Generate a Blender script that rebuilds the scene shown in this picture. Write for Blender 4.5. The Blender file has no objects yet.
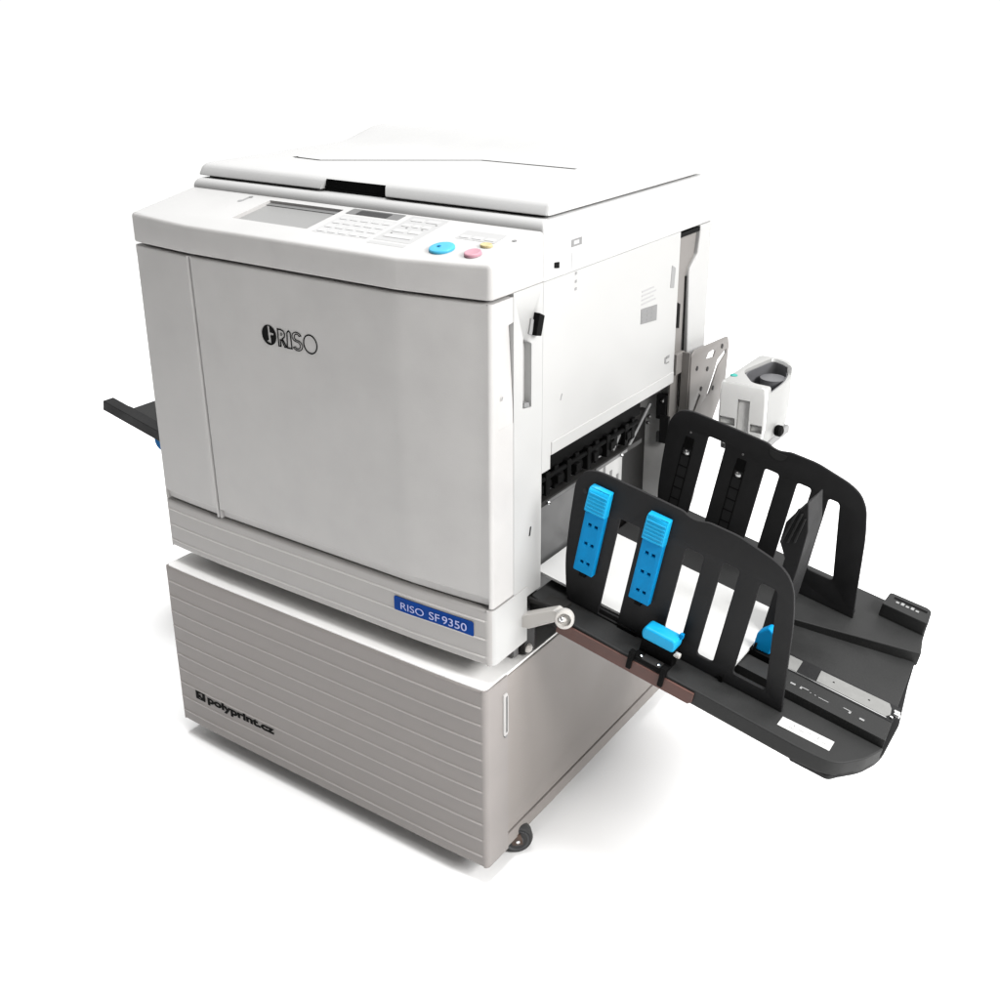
import bpy, bmesh, math, random
from mathutils import Vector, Matrix
random.seed(7)
scene = bpy.context.scene
COL = scene.collection
R = math.radians

# ------------------------------------------------------------------ materials
def mat(name, col, rough=0.5, metal=0.0, spec=0.5, grain=0.0, gscale=900.0, var=0.0, vscale=14.0, coat=0.0, aniso=None):
    m = bpy.data.materials.new(name); m.use_nodes = True
    nt = m.node_tree; b = nt.nodes['Principled BSDF']
    b.inputs['Base Color'].default_value = (*col, 1)
    b.inputs['Roughness'].default_value = rough
    b.inputs['Metallic'].default_value = metal
    b.inputs['Specular IOR Level'].default_value = spec
    b.inputs['Coat Weight'].default_value = coat
    tc = nt.nodes.new('ShaderNodeTexCoord')
    if var > 0:
        n = nt.nodes.new('ShaderNodeTexNoise'); n.inputs['Scale'].default_value = vscale; n.inputs['Detail'].default_value = 5
        r = nt.nodes.new('ShaderNodeMapRange'); r.inputs['To Min'].default_value = 1 - var; r.inputs['To Max'].default_value = 1 + var
        r.inputs['From Min'].default_value = .3; r.inputs['From Max'].default_value = .7
        mx = nt.nodes.new('ShaderNodeVectorMath'); mx.operation = 'SCALE'; mx.inputs[0].default_value = col
        nt.links.new(tc.outputs['Object'], n.inputs['Vector']); nt.links.new(n.outputs['Fac'], r.inputs['Value'])
        nt.links.new(r.outputs['Result'], mx.inputs['Scale']); nt.links.new(mx.outputs['Vector'], b.inputs['Base Color'])
        r2 = nt.nodes.new('ShaderNodeMapRange'); r2.inputs['To Min'].default_value = max(0, rough - .07); r2.inputs['To Max'].default_value = min(1, rough + .07)
        r2.inputs['From Min'].default_value = .3; r2.inputs['From Max'].default_value = .7
        nt.links.new(n.outputs['Fac'], r2.inputs['Value']); nt.links.new(r2.outputs['Result'], b.inputs['Roughness'])
    if grain > 0:
        g = nt.nodes.new('ShaderNodeTexNoise'); g.inputs['Scale'].default_value = gscale; g.inputs['Detail'].default_value = 2
        bp = nt.nodes.new('ShaderNodeBump'); bp.inputs['Strength'].default_value = grain; bp.inputs['Distance'].default_value = .0006
        nt.links.new(tc.outputs['Object'], g.inputs['Vector']); nt.links.new(g.outputs['Fac'], bp.inputs['Height'])
        nt.links.new(bp.outputs['Normal'], b.inputs['Normal'])
    return m

SHELL  = mat('shell_plastic', (.36, .352, .346), .48, spec=.35, grain=.35, gscale=650, var=.04)
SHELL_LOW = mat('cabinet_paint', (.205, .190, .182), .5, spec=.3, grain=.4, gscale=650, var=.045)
SHELL_MID = mat('shell_plastic_shaded', (.300, .290, .282), .48, spec=.35, grain=.35, gscale=650, var=.04)  # shell plastic darkened, weaker light low on the front put into the colour
TOPW   = mat('cabinet_top_lit', (.74, .735, .725), .5, spec=.3, grain=.1, var=.02)  # near-white, light falling on the cabinet top is painted in
PANELT = mat('shell_plastic_lit_top', (.385, .383, .38), .45, spec=.3, grain=.15, var=.015)  # lit copy of the shell colour for upward panel faces
RIB    = mat('rib_painted_highlight', (.305, .288, .277), .45, spec=.35)  # highlight on the cabinet ribs, put into the colour
RIBMID = mat('base_rib_painted_highlight', (.41, .398, .388), .45, spec=.35)  # same painted highlight for the base ribs
SIDEW  = mat('side_paint', (.335, .334, .33), .45, spec=.3, grain=.1, var=.02)
SIDEP  = mat('cabinet_side_shaded', (.205, .187, .175), .5, spec=.3, grain=.2, gscale=700, var=.03)  # brown tint carries some of the shade under the tray
PANELW = mat('side_panel_paint', (.40, .40, .395), .45, spec=.3, grain=.1, var=.02)
LIDW   = mat('lid_plastic', (.374, .374, .372), .48, spec=.3, grain=.12, gscale=700, var=.015)
DKGAP  = mat('gap_shadow_plastic', (.012, .012, .012), .8, spec=.08)
BLACK  = mat('black_plastic', (.010, .010, .0105), .55, spec=.16, grain=.35, gscale=800, var=.12, vscale=30)
DECK   = mat('charcoal_plastic', (.0155, .0157, .0157), .55, spec=.2, grain=.4, gscale=900, var=.12, vscale=20)
JET    = mat('jet_black', (.0025, .0025, .0025), .65, spec=.06)
GALV   = mat('galvanised_sheet', (.46, .46, .455), .6, metal=.0, spec=.4, var=.1, vscale=18)
STEEL  = mat('zinc_plated_steel', (.13, .13, .13), .5, metal=.4, var=.08, vscale=25, grain=.05)
PLATE  = mat('brushed_plate', (.165, .155, .147), .55, metal=.25, var=.07, vscale=30)
DKSTEEL= mat('dark_painted_steel', (.016, .0155, .015), .55, spec=.2, var=.12)
CHROME = mat('bright_metal', (.7, .7, .7), .25, metal=1.0)
ALU    = mat('aluminium_plate', (.175, .175, .17), .5, metal=.2, var=.05, vscale=60)
BLUE   = mat('sky_blue_plastic', (.0012, .185, .42), .5, spec=.08, var=.06, vscale=60, grain=.1)
BLUEL  = mat('light_blue_grip', (.005, .285, .53), .45, spec=.2, var=.05, vscale=60)
BLUEDK = mat('deep_blue_plastic', (.001, .10, .28), .5, spec=.1)
NAVY   = mat('royal_blue_label', (.0015, .035, .19), .6, spec=.06, var=.1, vscale=80)
INK    = mat('black_ink', (.004, .004, .004), .7, spec=.05)
LILAC  = mat('pale_lettering', (.31, .34, .58), .6)
PAPER  = mat('white_paper', (.43, .43, .425), .8, spec=.1, var=.015)
STICK  = mat('white_sticker', (.38, .38, .375), .6, var=.02)
GREYINK= mat('grey_print', (.16, .16, .16), .7)
PALEINK= mat('pale_grey_print', (.20, .20, .20), .7)
ZONE   = mat('pale_grey_overlay', (.325, .325, .325), .55)
KEY    = mat('key_plastic', (.37, .37, .37), .45)
SCREEN = mat('screen_glass', (.20, .20, .198), .35, spec=.3, coat=.1)
DISPLAY= mat('display_window', (.02, .02, .021), .35, coat=.2)
GREYOV = mat('grey_overlay', (.12, .12, .12), .5)
CYAN   = mat('cyan_button', (.045, .30, .46), .4, spec=.3)
PINK   = mat('pink_button', (.36, .19, .23), .45, spec=.3)
YELLOW = mat('yellow_button', (.40, .34, .18), .45, spec=.3)
GREEN  = mat('teal_button', (.01, .22, .19), .45)
TYRE   = mat('tyre_rubber', (.012, .012, .012), .6, var=.2, vscale=60)
HUB    = mat('hub_plastic', (.035, .036, .038), .45, var=.2, vscale=40)
RUST   = mat('rusty_bracket', (.05, .028, .018), .6, var=.3, vscale=90)
CREAM  = mat('cream_plastic', (.40, .385, .365), .42, spec=.4, var=.03)
DISPB  = mat('dispenser_side_shaded', (.275, .275, .27), .45, spec=.2, var=.02)  # dispenser plastic darkened on the strongly lit sides
DISP   = mat('dispenser_front_lit', (.88, .88, .87), .4, spec=.4, var=.02, grain=.08)  # same plastic, brightness of the front put into the colour
CUP    = mat('grey_smoked_plastic', (.085, .085, .09), .35, spec=.5, var=.15, vscale=18)
BROWN  = mat('brown_reflection', (.075, .034, .027), .55, spec=.35, var=.22, vscale=16)  # reflection on the black tray side, painted as a brown tint
FLOORM = mat('white_sweep', (.84, .84, .84), .9, spec=.05)

# ------------------------------------------------------------------ object helpers
def link(name, me, m=None, parent=None, smooth=True, bevel=0.0, segs=3, angle=35):
    """one mesh object, its origin at the middle of its bounding box, parented without moving"""
    if m is not None and len(me.materials) == 0: me.materials.append(m)
    vs = [v.co for v in me.vertices]
    c = Vector([(min(v[i] for v in vs) + max(v[i] for v in vs)) / 2 for i in range(3)])
    me.transform(Matrix.Translation(-c))
    o = bpy.data.objects.new(name, me); COL.objects.link(o); o.location = c
    if parent is not None:
        o.parent = parent
        o.matrix_parent_inverse = Matrix.Translation(-world_loc(parent))
    o['_w'] = list(c)
    if smooth: me.polygons.foreach_set('use_smooth', [True] * len(me.polygons))
    if bevel > 0:
        b = o.modifiers.new('edge', 'BEVEL'); b.width = bevel; b.segments = segs; b.limit_method = 'ANGLE'
        b.angle_limit = R(angle); b.harden_normals = True; b.miter_outer = 'MITER_ARC'
    elif smooth:
        me.set_sharp_from_angle(angle=R(32))
    return o
def world_loc(o): return Vector(o['_w'])
def root(name, label, cat, loc):
    o = bpy.data.objects.new(name, None); COL.objects.link(o); o.location = loc; o['_w'] = list(loc)
    o['label'] = label; o['category'] = cat; o.empty_display_size = .05
    return o

def me_from_bm(bm, M=None, name='m'):
    bmesh.ops.recalc_face_normals(bm, faces=bm.faces[:])
    me = bpy.data.meshes.new(name); bm.to_mesh(me); bm.free()
    if M is not None: me.transform(M)
    return me
def bm_box(bm, x0, x1, y0, y1, z0, z1, M=None, mi=0):
    vs = [bm.verts.new((x, y, z)) for z in (z0, z1) for y in (y0, y1) for x in (x0, x1)]
    if M is not None:
        for v in vs: v.co = M @ v.co
    for f in ((0,2,3,1),(4,5,7,6),(0,1,5,4),(2,6,7,3),(0,4,6,2),(1,3,7,5)):
        bm.faces.new([vs[i] for i in f]).material_index = mi
def box(name, x0, x1, y0, y1, z0, z1, m, parent, bevel=.002, M=None, segs=2):
    bm = bmesh.new(); bm_box(bm, x0, x1, y0, y1, z0, z1)
    return link(name, me_from_bm(bm, M), m, parent, bevel=bevel, segs=segs)
def boxes(name, lst, m, parent, bevel=0.0, M=None):
    bm = bmesh.new()
    for b in lst: bm_box(bm, *b)
    return link(name, me_from_bm(bm, M), m, parent, bevel=bevel, segs=2)
def bm_loft(bm, rings, close=True, cap=True, mi=0):
    """rings of equal length joined one after another"""
    n = len(rings[0]); V = [[bm.verts.new(p) for p in r] for r in rings]
    for a, b in zip(V, V[1:]):
        for i in range(n if close else n - 1):
            j = (i + 1) % n
            bm.faces.new((a[i], a[j], b[j], b[i])).material_index = mi
    if cap:
        bm.faces.new(list(reversed(V[0]))).material_index = mi; bm.faces.new(V[-1]).material_index = mi
def prism(name, poly, h0, h1, m, parent, M=None, bevel=.0015, segs=2, angle=35):
    """polygon (a, b) extruded along its local z from h0 to h1"""
    bm = bmesh.new(); bm_loft(bm, [[(a, b, h0) for a, b in poly], [(a, b, h1) for a, b in poly]])
    return link(name, me_from_bm(bm, M), m, parent, bevel=bevel, segs=segs, angle=angle)
def lathe_me(profile, n=40, M=None):
    """profile of (radius, height) revolved about local z"""
    bm = bmesh.new()
    rings = [[(r * math.cos(2*math.pi*i/n), r * math.sin(2*math.pi*i/n), h) for i in range(n)] for r, h in profile]
    bm_loft(bm, rings)
    return me_from_bm(bm, M)
def axis_frame(o, z, x=(0, 0, 1)):
    z = Vector(z).normalized(); x = Vector(x); x = (x - z * x.dot(z)).normalized(); y = z.cross(x)
    M = Matrix((x, y, z)).transposed().to_4x4(); M.translation = Vector(o); return M
def rod_me(a, b, r, n=14):
    a, b = Vector(a), Vector(b); d = b - a
    return lathe_me([(r*.8, 0), (r, r*.2), (r, d.length - r*.2), (r*.8, d.length)], n, axis_frame(a, d, (.3, .2, 1)))
def rounded(pts, rad, n=5):
    """polygon with every corner rounded (rad may be one number or one per corner)"""
    out = []; k = len(pts)
    for i, p in enumerate(pts):
        r = rad[i] if isinstance(rad, (list, tuple)) else rad
        p = Vector(p); a = Vector(pts[i-1]); b = Vector(pts[(i+1) % k])
        if r <= 0: out.append((p.x, p.y)); continue
        u = (a - p); v = (b - p); r = min(r, u.length * .48, v.length * .48)
        s, e = p + u.normalized() * r, p + v.normalized() * r
        for j in range(n + 1):
            t = j / n; q = s * (1-t)**2 + p * 2*t*(1-t) + e * t*t
            out.append((q.x, q.y))
    return out
def curve_plate_me(splines, thick, bevel=0.0, M=None, res=2):
    """flat plate with holes, thickness centred on local z = 0"""
    cu = bpy.data.curves.new('c', 'CURVE'); cu.dimensions = '2D'; cu.fill_mode = 'BOTH'
    cu.extrude = max(0, thick / 2 - bevel); cu.bevel_depth = bevel; cu.bevel_resolution = res; cu.offset = -bevel
    for s in splines:
        sp = cu.splines.new('POLY'); sp.points.add(len(s) - 1)
        for p, (a, b) in zip(sp.points, s): p.co = (a, b, 0, 1)
        sp.use_cyclic_u = True
    return curve_to_mesh(cu, M)
def curve_to_mesh(cu, M=None):
    o = bpy.data.objects.new('t', cu); COL.objects.link(o)
    dg = bpy.context.evaluated_depsgraph_get(); me = bpy.data.meshes.new_from_object(o.evaluated_get(dg))
    bpy.data.objects.remove(o); bpy.data.curves.remove(cu)
    bm = bmesh.new(); bm.from_mesh(me); bmesh.ops.remove_doubles(bm, verts=bm.verts[:], dist=1e-6)
    bmesh.ops.recalc_face_normals(bm, faces=bm.faces[:]); bm.to_mesh(me); bm.free()
    me.materials.clear()
    if M is not None: me.transform(M)
    return me
def text_me(s, size, M=None, xs=1.0, bold=0.0, depth=.0003, outline=0.0, spacing=1.0, shear=0.0):
    cu = bpy.data.curves.new('t', 'FONT'); cu.body = s; cu.size = size; cu.offset = bold; cu.space_character = spacing; cu.shear = shear
    if outline > 0: cu.fill_mode = 'NONE'; cu.bevel_depth = outline; cu.bevel_resolution = 1
    else: cu.extrude = depth
    me = curve_to_mesh(cu); me.transform(Matrix.Diagonal((xs, 1, 1, 1)))
    if M is not None: me.transform(M)
    return me
def join_me(parts):
    """several meshes (mesh, material) into one mesh with its own material slots"""
    bm = bmesh.new(); mats = []
    for me, m in parts:
        if m not in mats: mats.append(m)
        k = mats.index(m); n0 = len(bm.faces); bm.from_mesh(me); bm.faces.ensure_lookup_table()
        for f in bm.faces[n0:]: f.material_index = k
        bpy.data.meshes.remove(me)
    out = bpy.data.meshes.new('j'); bm.to_mesh(out); bm.free()
    for m in mats: out.materials.append(m)
    return out
def bmbox_me(*a, M=None):
    bm = bmesh.new(); bm_box(bm, *a); return me_from_bm(bm, M)
def prism_me(poly, h0, h1, M=None):
    bm = bmesh.new(); bm_loft(bm, [[(a, b, h0) for a, b in poly], [(a, b, h1) for a, b in poly]]); return me_from_bm(bm, M)
def cut(o, cutter_me):
    """carve a recess into a shell; the cutter is used up"""
    c = bpy.data.objects.new('cutter', cutter_me); COL.objects.link(c)
    b = o.modifiers.new('cut', 'BOOLEAN'); b.operation = 'DIFFERENCE'; b.object = c; b.solver = 'EXACT'
    bpy.context.view_layer.update()
    dg = bpy.context.evaluated_depsgraph_get(); me = bpy.data.meshes.new_from_object(o.evaluated_get(dg))
    o.modifiers.clear(); o.data = me; bpy.data.objects.remove(c)
    me.polygons.foreach_set('use_smooth', [True] * len(me.polygons)); me.set_sharp_from_angle(angle=R(30))

# ------------------------------------------------------------------ the front of the machine in plan
CR = .2075                    # the crease where the front turns back a little
def fy(x, s=.0145, off=0.0):  # depth of the front face at x
    d = max(0.0, abs(x) - CR)
    return off + s * (d / .1435) + .0022 * (d / .1435) ** 3
def bow(x, z):                # the bow and lean of the door and control panel: strongest at the top
    t = min(1.1, max(0.0, (z - .49) / .455))
    return fy(x, (.003 + .0085*t) if x < 0 else (.0072 + .0115*t), .0074*(1 - t))
def front_plan(x0, x1, off=0.0, s=.0145, rl=0.0, rr=.007, yl=.06, yr=.06, n=26):
    """plan points from the left side, along the bowed front, to the right side: (x, y, is_front, nx, ny)"""
    P = [(x0, yl, 0, -1, 0)]
    def arc(cx, cy, r, a0, a1, k=7):
        return [(cx + r*math.cos(a0 + (a1-a0)*i/k), cy + r*math.sin(a0 + (a1-a0)*i/k), 0,
                 math.cos(a0 + (a1-a0)*i/k), math.sin(a0 + (a1-a0)*i/k)) for i in range(k + 1)]
    ax, bx = x0 + rl, x1 - rr
    if rl > 0: P += arc(ax, fy(ax, s, off) + rl, rl, math.pi, 1.5*math.pi)[:-1]
    xs = sorted(set([ax + (bx-ax)*i/n for i in range(n+1)] + [c for c in (-CR, CR) if ax < c < bx]))
    for x in xs: P.append((x, fy(x, s, off), 1, 0, -1))
    if rr > 0: P += arc(bx, fy(bx, s, off) + rr, rr, 1.5*math.pi, 2*math.pi)[1:]
    P.append((x1, yr, 0, 1, 0))
    return P
def shell(name, plan, prof, m, parent, topz=None, bevel=0.0, both=True, lean=False, rib=None):
    """a closed shell: the plan swept through (z, inset) rows; insets act on the front and taper round the corner"""
    bm = bmesh.new(); rings = []
    for z, d in prof:
        r = []
        for x, y, f, nx, ny in plan:
            k = 1.0 if (f or both) else 0.0
            yy = y
            px, py = x - nx * d * k, yy - ny * d * k
            zz = z if topz is None or z < 5 else topz(px, py) + (z - 10)
            if lean and y < .045: py += bow(x, zz) - fy(x)
            r.append((px, py, zz))
        rings.append(r)
    bm_loft(bm, rings)
    if rib is not None:          # rib faces get a lighter colour, a painted highlight along each ridge
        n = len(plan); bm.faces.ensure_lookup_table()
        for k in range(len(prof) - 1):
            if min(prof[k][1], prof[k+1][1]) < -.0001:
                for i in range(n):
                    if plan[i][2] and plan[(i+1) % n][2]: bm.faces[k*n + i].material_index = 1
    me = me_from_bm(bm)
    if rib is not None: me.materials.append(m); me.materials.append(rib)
    return link(name, me, m, parent, bevel=bevel, segs=3)

# ------------------------------------------------------------------ floor
bm = bmesh.new(); N = 96
c0 = bm.verts.new((.1, .6, 0)); ring = [bm.verts.new((.1 + 4.6*math.cos(2*math.pi*i/N), .6 + 4.6*math.sin(2*math.pi*i/N), 0)) for i in range(N)]
for i in range(N): bm.faces.new((c0, ring[i], ring[(i+1) % N]))
floor = link('floor', me_from_bm(bm), FLOORM, None, smooth=False); floor['kind'] = 'structure'

# ------------------------------------------------------------------ cabinet under the machine
cab = root('cabinet_stand', 'low grey ribbed base cabinet on casters underneath the copier, black lettering at its lower left', 'cabinet', (0, .33, 0))
CO = -.0086
def groove_rows(z0, z1, grooves, d=.0028, h=.0032, lip=.0012):
    rows = [(z0, .003), (z0 + .002, .0008), (z0 + .004, 0)]
    for g in sorted(grooves): rows += [(g - .0018, 0.0), (g - .0010, -d*.45), (g + .0002, -d*.6), (g + .0012, -d*.4), (g + .0016, 0.0)]
    rows += [(z1 - .006, 0), (z1 - .003, .0008), (z1 - .001, .0025), (z1, .0055)]
    return rows
G = [.0555, .0865, .1172, .1478, .1785, .2082, .2385, .2690, .3005, .3315]
plan = front_plan(-.3537, .3537, CO, .0006, rl=.004, rr=.009, yl=.052, yr=.052)
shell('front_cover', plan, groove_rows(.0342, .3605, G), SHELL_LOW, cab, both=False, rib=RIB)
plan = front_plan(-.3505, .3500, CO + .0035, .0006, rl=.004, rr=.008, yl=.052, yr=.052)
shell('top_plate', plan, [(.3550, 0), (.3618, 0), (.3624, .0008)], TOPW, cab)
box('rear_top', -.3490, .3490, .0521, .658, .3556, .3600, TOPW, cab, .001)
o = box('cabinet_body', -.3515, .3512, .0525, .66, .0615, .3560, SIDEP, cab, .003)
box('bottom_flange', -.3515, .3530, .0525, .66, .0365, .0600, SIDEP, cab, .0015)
# grip slot in the right side
bm = bmesh.new()
cx, w = .0435, .0056
pts = rounded([(cx - w, .258), (cx + w, .258), (cx + w, .333), (cx - w, .333)], .004)
hole = rounded([(cx - w*.15, .2625), (cx + w*.75, .2625), (cx + w*.75, .3275), (cx - w*.15, .3275)], .0015)
MX = Matrix(((0, 0, 1, .3537), (1, 0, 0, 0), (0, 1, 0, 0), (0, 0, 0, 1)))      # local (a, b, c) -> (c, a, b): a plate on the right side
MXs = Matrix(((0, 0, 1, .3510), (1, 0, 0, 0), (0, 1, 0, 0), (0, 0, 0, 1)))
hd = link('grip', curve_plate_me([pts, hole], .006, .0016, MX), SHELL, cab)
prism('grip_slot', [(cx - w*.15, .2625), (cx + w*.75, .2625), (cx + w*.75, .3275), (cx - w*.15, .3275)], .0003, .0010, GREYINK, hd, MX, bevel=0)
link('grip_catch', lathe_me([(.0001, -.001), (.0032, 0), (.0032, .003), (.0001, .004)], 16, axis_frame((.3535, .0435, .2575), (1, 0, 0))), GREYINK, hd)
# casters
def caster(x, y, ang):
    a = Vector((math.cos(ang), math.sin(ang), 0)); r = .0265
    M = axis_frame((x, y, r), a)
    prof = [(.010, -.011), (r*.72, -.011), (r*.80, -.0115), (r*.92, -.010), (r, -.006), (r, .006), (r*.92, .010), (r*.80, .0115), (r*.72, .011), (.010, .011)]
    w = link('caster', lathe_me(prof, 44, M), TYRE, cab)
    hub = [(.003, .0085), (.006, .0135), (.0095, .0130), (.0100, .0095), (r*.50, .0085), (r*.66, .0118), (r*.735, .0124), (r*.74, .009)]
    hp = [(q, -z) for q, z in reversed(hub)] + hub
    link('wheel_hub', lathe_me(hp, 40, M), HUB, w)
    link('axle_bolt', lathe_me([(.0002, .0115), (.0034, .0125), (.0034, .0155), (.0015, .0165)], 6, M), CHROME, w)
    b = a.cross(Vector((0, 0, 1)))
    bm = bmesh.new()
    for s in (1, -1):
        rings = []
        for hh, ww in ((.020, .0085), (.030, .0095), (.040, .0095)):
            rings.append([tuple(Vector((x, y, hh)) + a*(s*.0130 + t) + b*(u + (hh - .02)*.25)) for t, u in ((-.0011, -ww), (.0011, -ww), (.0011, ww), (-.0011, ww))])
        bm_loft(bm, rings)
    bm_box(bm, -.011, .009, -.010, .012, .044, .0475, Matrix.Translation((x, y, 0)) @ Matrix.Rotation(ang, 4, 'Z'))
    link('caster_fork', me_from_bm(bm), RUST, w, smooth=False)
    return w
caster(.3440, .0900, R(-46)); caster(-.29, .06, R(10)); caster(.30, .58, R(-15)); caster(-.29, .58, R(30))
# brake pedal of the front right caster and the beam under the cabinet
boxes('brake_pedal', [(.334, .344, .142, .176, .029, .0335), (.330, .346, .172, .184, .026, .040)], RUST, cab, .0015)
box('base_beam', -.33, .33, .06, .64, .0475, .0600, DKSTEEL, cab, .002)
# writing on the cabinet front
def on_front(me, off, s, lift=.0006):
    for v in me.vertices:
        d = -v.co.y; v.co.y = (bow(v.co.x, v.co.z) + off if s is None else fy(v.co.x, s, off)) - lift - max(0, d)
    return me
MF = Matrix(((1, 0, 0, 0), (0, 0, -1, 0), (0, 1, 0, 0), (0, 0, 0, 1)))           # local (a, b, c) -> (a, -c, b): writing on the front
def front_text(s, size, x, z, width, off, sl, **k):
    me = text_me(s, size, **k)
    w0 = min(v.co.x for v in me.vertices); w1 = max(v.co.x for v in me.vertices)
    me.transform(Matrix.Translation((x, z, 0)) @ Matrix.Diagonal((width / (w1 - w0), 1, 1, 1)) @ Matrix.Translation((-w0, 0, 0)))
    me.transform(MF); return on_front(me, off, sl)
sq = rounded([(-.3075, .0975), (-.2820, .0975), (-.2820, .1150), (-.3075, .1150)], .001)
h1 = [(-.3005, .1105), (-.2900, .1125), (-.2890, .1040), (-.2935, .1045), (-.2945, .1085), (-.2985, .1075)]
h2 = [(-.3000, .1000), (-.2935, .1000), (-.2935, .1022), (-.3000, .1022)]
ic = curve_plate_me([sq, h1, h2], .0006); ic.transform(MF); on_front(ic, CO, .0006)
tx = front_text('polyprint.cz', .0205, -.2755, .1010, .1725, CO, .0006, bold=.0009)
link('lettering', join_me([(ic, INK), (tx, INK)]), None, cab, smooth=False)

# ------------------------------------------------------------------ the duplicator
dup = root('duplicator', 'large pale grey office copier with closed lid and black trays sticking out of both sides', 'copier', (0, .35, .39))
# base cover with three grooves
BO = .0080
plan = front_plan(-.3526, .3526, BO, .0035, rl=.004, rr=.012, yl=.105, yr=.1055)
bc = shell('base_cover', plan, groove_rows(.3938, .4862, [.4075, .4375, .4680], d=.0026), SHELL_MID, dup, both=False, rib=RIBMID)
bc.data.materials.append(SIDEW)
for f in bc.data.polygons:
    if f.normal.x > .75: f.material_index = 2  # right faces coloured lighter, side light painted in
# name plate
npz0, npz1, npx0, npx1 = .4370, .4622, .1745, .3215
pl = curve_plate_me([rounded([(npx0, npz0), (npx1, npz0), (npx1, npz1), (npx0, npz1)], .004)], .0012, .0003)
bm = bmesh.new(); bm.from_mesh(pl); bmesh.ops.bisect_plane(bm, geom=bm.verts[:] + bm.edges[:] + bm.faces[:], plane_co=(CR, 0, 0), plane_no=(1, 0, 0)); bm.to_mesh(pl); bm.free()
pl.transform(MF); on_front(pl, BO, .0035, .0008)
npo = link('name_plate', pl, NAVY, bc, smooth=False)
t1 = front_text('RISO', .0170, .1880, .4430, .044, BO - .0014, .0035, bold=-.0001)
t2 = front_text('SF', .0185, .2420, .4430, .0195, BO - .0014, .0035, bold=0)
t3 = front_text('350', .0185, .2775, .4430, .0325, BO - .0014, .0035, bold=0)
t9 = text_me('6', .0185, bold=0)
b0 = [min(v.co[i] for v in t9.vertices) for i in (0, 1)]; b1 = [max(v.co[i] for v in t9.vertices) for i in (0, 1)]
for v in t9.vertices: v.co.x, v.co.y = .2660 + (b1[0] - v.co.x) / (b1[0] - b0[0]) * .0095, .4430 + (b1[1] - v.co.y) / (b1[1] - b0[1]) * .0132
t9.transform(MF); on_front(t9, BO - .0014, .0035)
npo_t = link('name_lettering', join_me([(t1, LILAC), (t2, LILAC), (t3, LILAC), (t9, LILAC)]), None, bc, smooth=False)
# plinth the machine stands on
box('plinth', -.31, .300, .06, .66, .3625, .3995, DKGAP, dup, .002)
boxes('levelling_foot', [(.322, .338, .092, .106, .3626, .378)], STEEL, dup, .002)
# gap filler behind the front panels
boxes('front_chassis', [(-.340, .338, .034, .0705, .40, .960), (-.340, .330, .0712, .143, .47, .944)], DKGAP, dup)
# left strip and door
def door_rows(z0, z1):
    return [(z0, .0095), (z0 + .0015, .0072), (z0 + .0140, .0058), (z0 + .0165, .0010), (z0 + .0180, 0), (z1 - .004, 0), (z1 - .002, .0006), (z1 - .0006, .002), (z1, .004)]
plan = front_plan(-.3510, -.2092, 0, .0145, rl=.004, rr=.0045, yl=.0715, yr=.0715, n=10)
shell('front_strip', plan, door_rows(.4888, .9392), SHELL, dup, both=False, lean=True)
plan = front_plan(-.2054, .3510, 0, .0145, rl=.0022, rr=.007, yl=.0715, yr=.0712)
door = shell('front_door', plan, door_rows(.4888, .9392), SHELL, dup, both=False, lean=True)
bm = bmesh.new()
bm_loft(bm, [[(.3525, .035, .760), (.3525, .080, .760), (.3505, .080, .760), (.3505, .035, .760)],
             [(.3525, .035, .900), (.3525, .080, .906), (.3425, .080, .906), (.3470, .035, .900)]])
cut(door, me_from_bm(bm, Matrix.Identity(4)))
# logo on the door: solid disc with a cut-out stroke, hollow letters, thin ring
def circ(cx, cz, rx, rz, n=40): return [(cx + rx*math.cos(2*math.pi*i/n), cz + rz*math.sin(2*math.pi*i/n)) for i in range(n)]
disc = circ(-.0440, .8395, .0150, .0158)
cutp = [(-.0462, .8536), (-.0424, .8538), (-.0420, .8440), (-.0345, .8432), (-.0345, .8402), (-.0414, .8398), (-.0408, .8262), (-.0500, .8290), (-.0450, .8320), (-.0458, .8400)]
L = []
dm = curve_plate_me([disc, cutp], .0005); dm.transform(MF); L.append((on_front(dm, 0, None), INK))
ring = curve_plate_me([circ(.0402, .8388, .0142, .0152), circ(.0402, .8388, .0121, .0131)], .0005); ring.transform(MF); L.append((on_front(ring, 0, None), INK))
def outline_band(pts, w=.0021):
    """a hollow letter: the outline as a thin closed band"""
    n = len(pts); c = Vector((sum(p[0] for p in pts)/n, sum(p[1] for p in pts)/n)); out = []
    A = sum(pts[i-1][0]*pts[i][1] - pts[i][0]*pts[i-1][1] for i in range(n))
    for i in range(n):
        a, p, b = Vector(pts[i-1]), Vector(pts[i]), Vector(pts[(i+1) % n])
        n1 = Vector((-(p-a).y, (p-a).x)).normalized(); n2 = Vector((-(b-p).y, (b-p).x)).normalized()
        nn = (n1 + n2); nn = nn.normalized() * min(2.0, 1 / max(.3, nn.normalized().dot(n1))) if nn.length > 1e-6 else n1
        q = p + nn * (w if A > 0 else -w); out.append((q.x, q.y))
    return curve_plate_me([pts, out], .0005)
zt, zb = .8530, .8246
def lx(x0, pts): return [(x0 + a, zb + b * (zt - zb)) for a, b in pts]
K = 1.30
Rl = lx(-.0262, [(a*K, b) for a, b in [(0, 0), (0, 1), (.006, 1), (.0105, .93), (.0125, .76), (.0118, .58), (.0085, .46), (.0150, .02), (.0098, 0), (.0058, .36), (.0050, .36), (.0050, 0)]])
Il = lx(-.0085, [(a*1.45, b) for a, b in [(0, 0), (.0012, .9), (.0042, 1.03), (.0072, .92), (.0080, 0)]])
Sc = []
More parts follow.
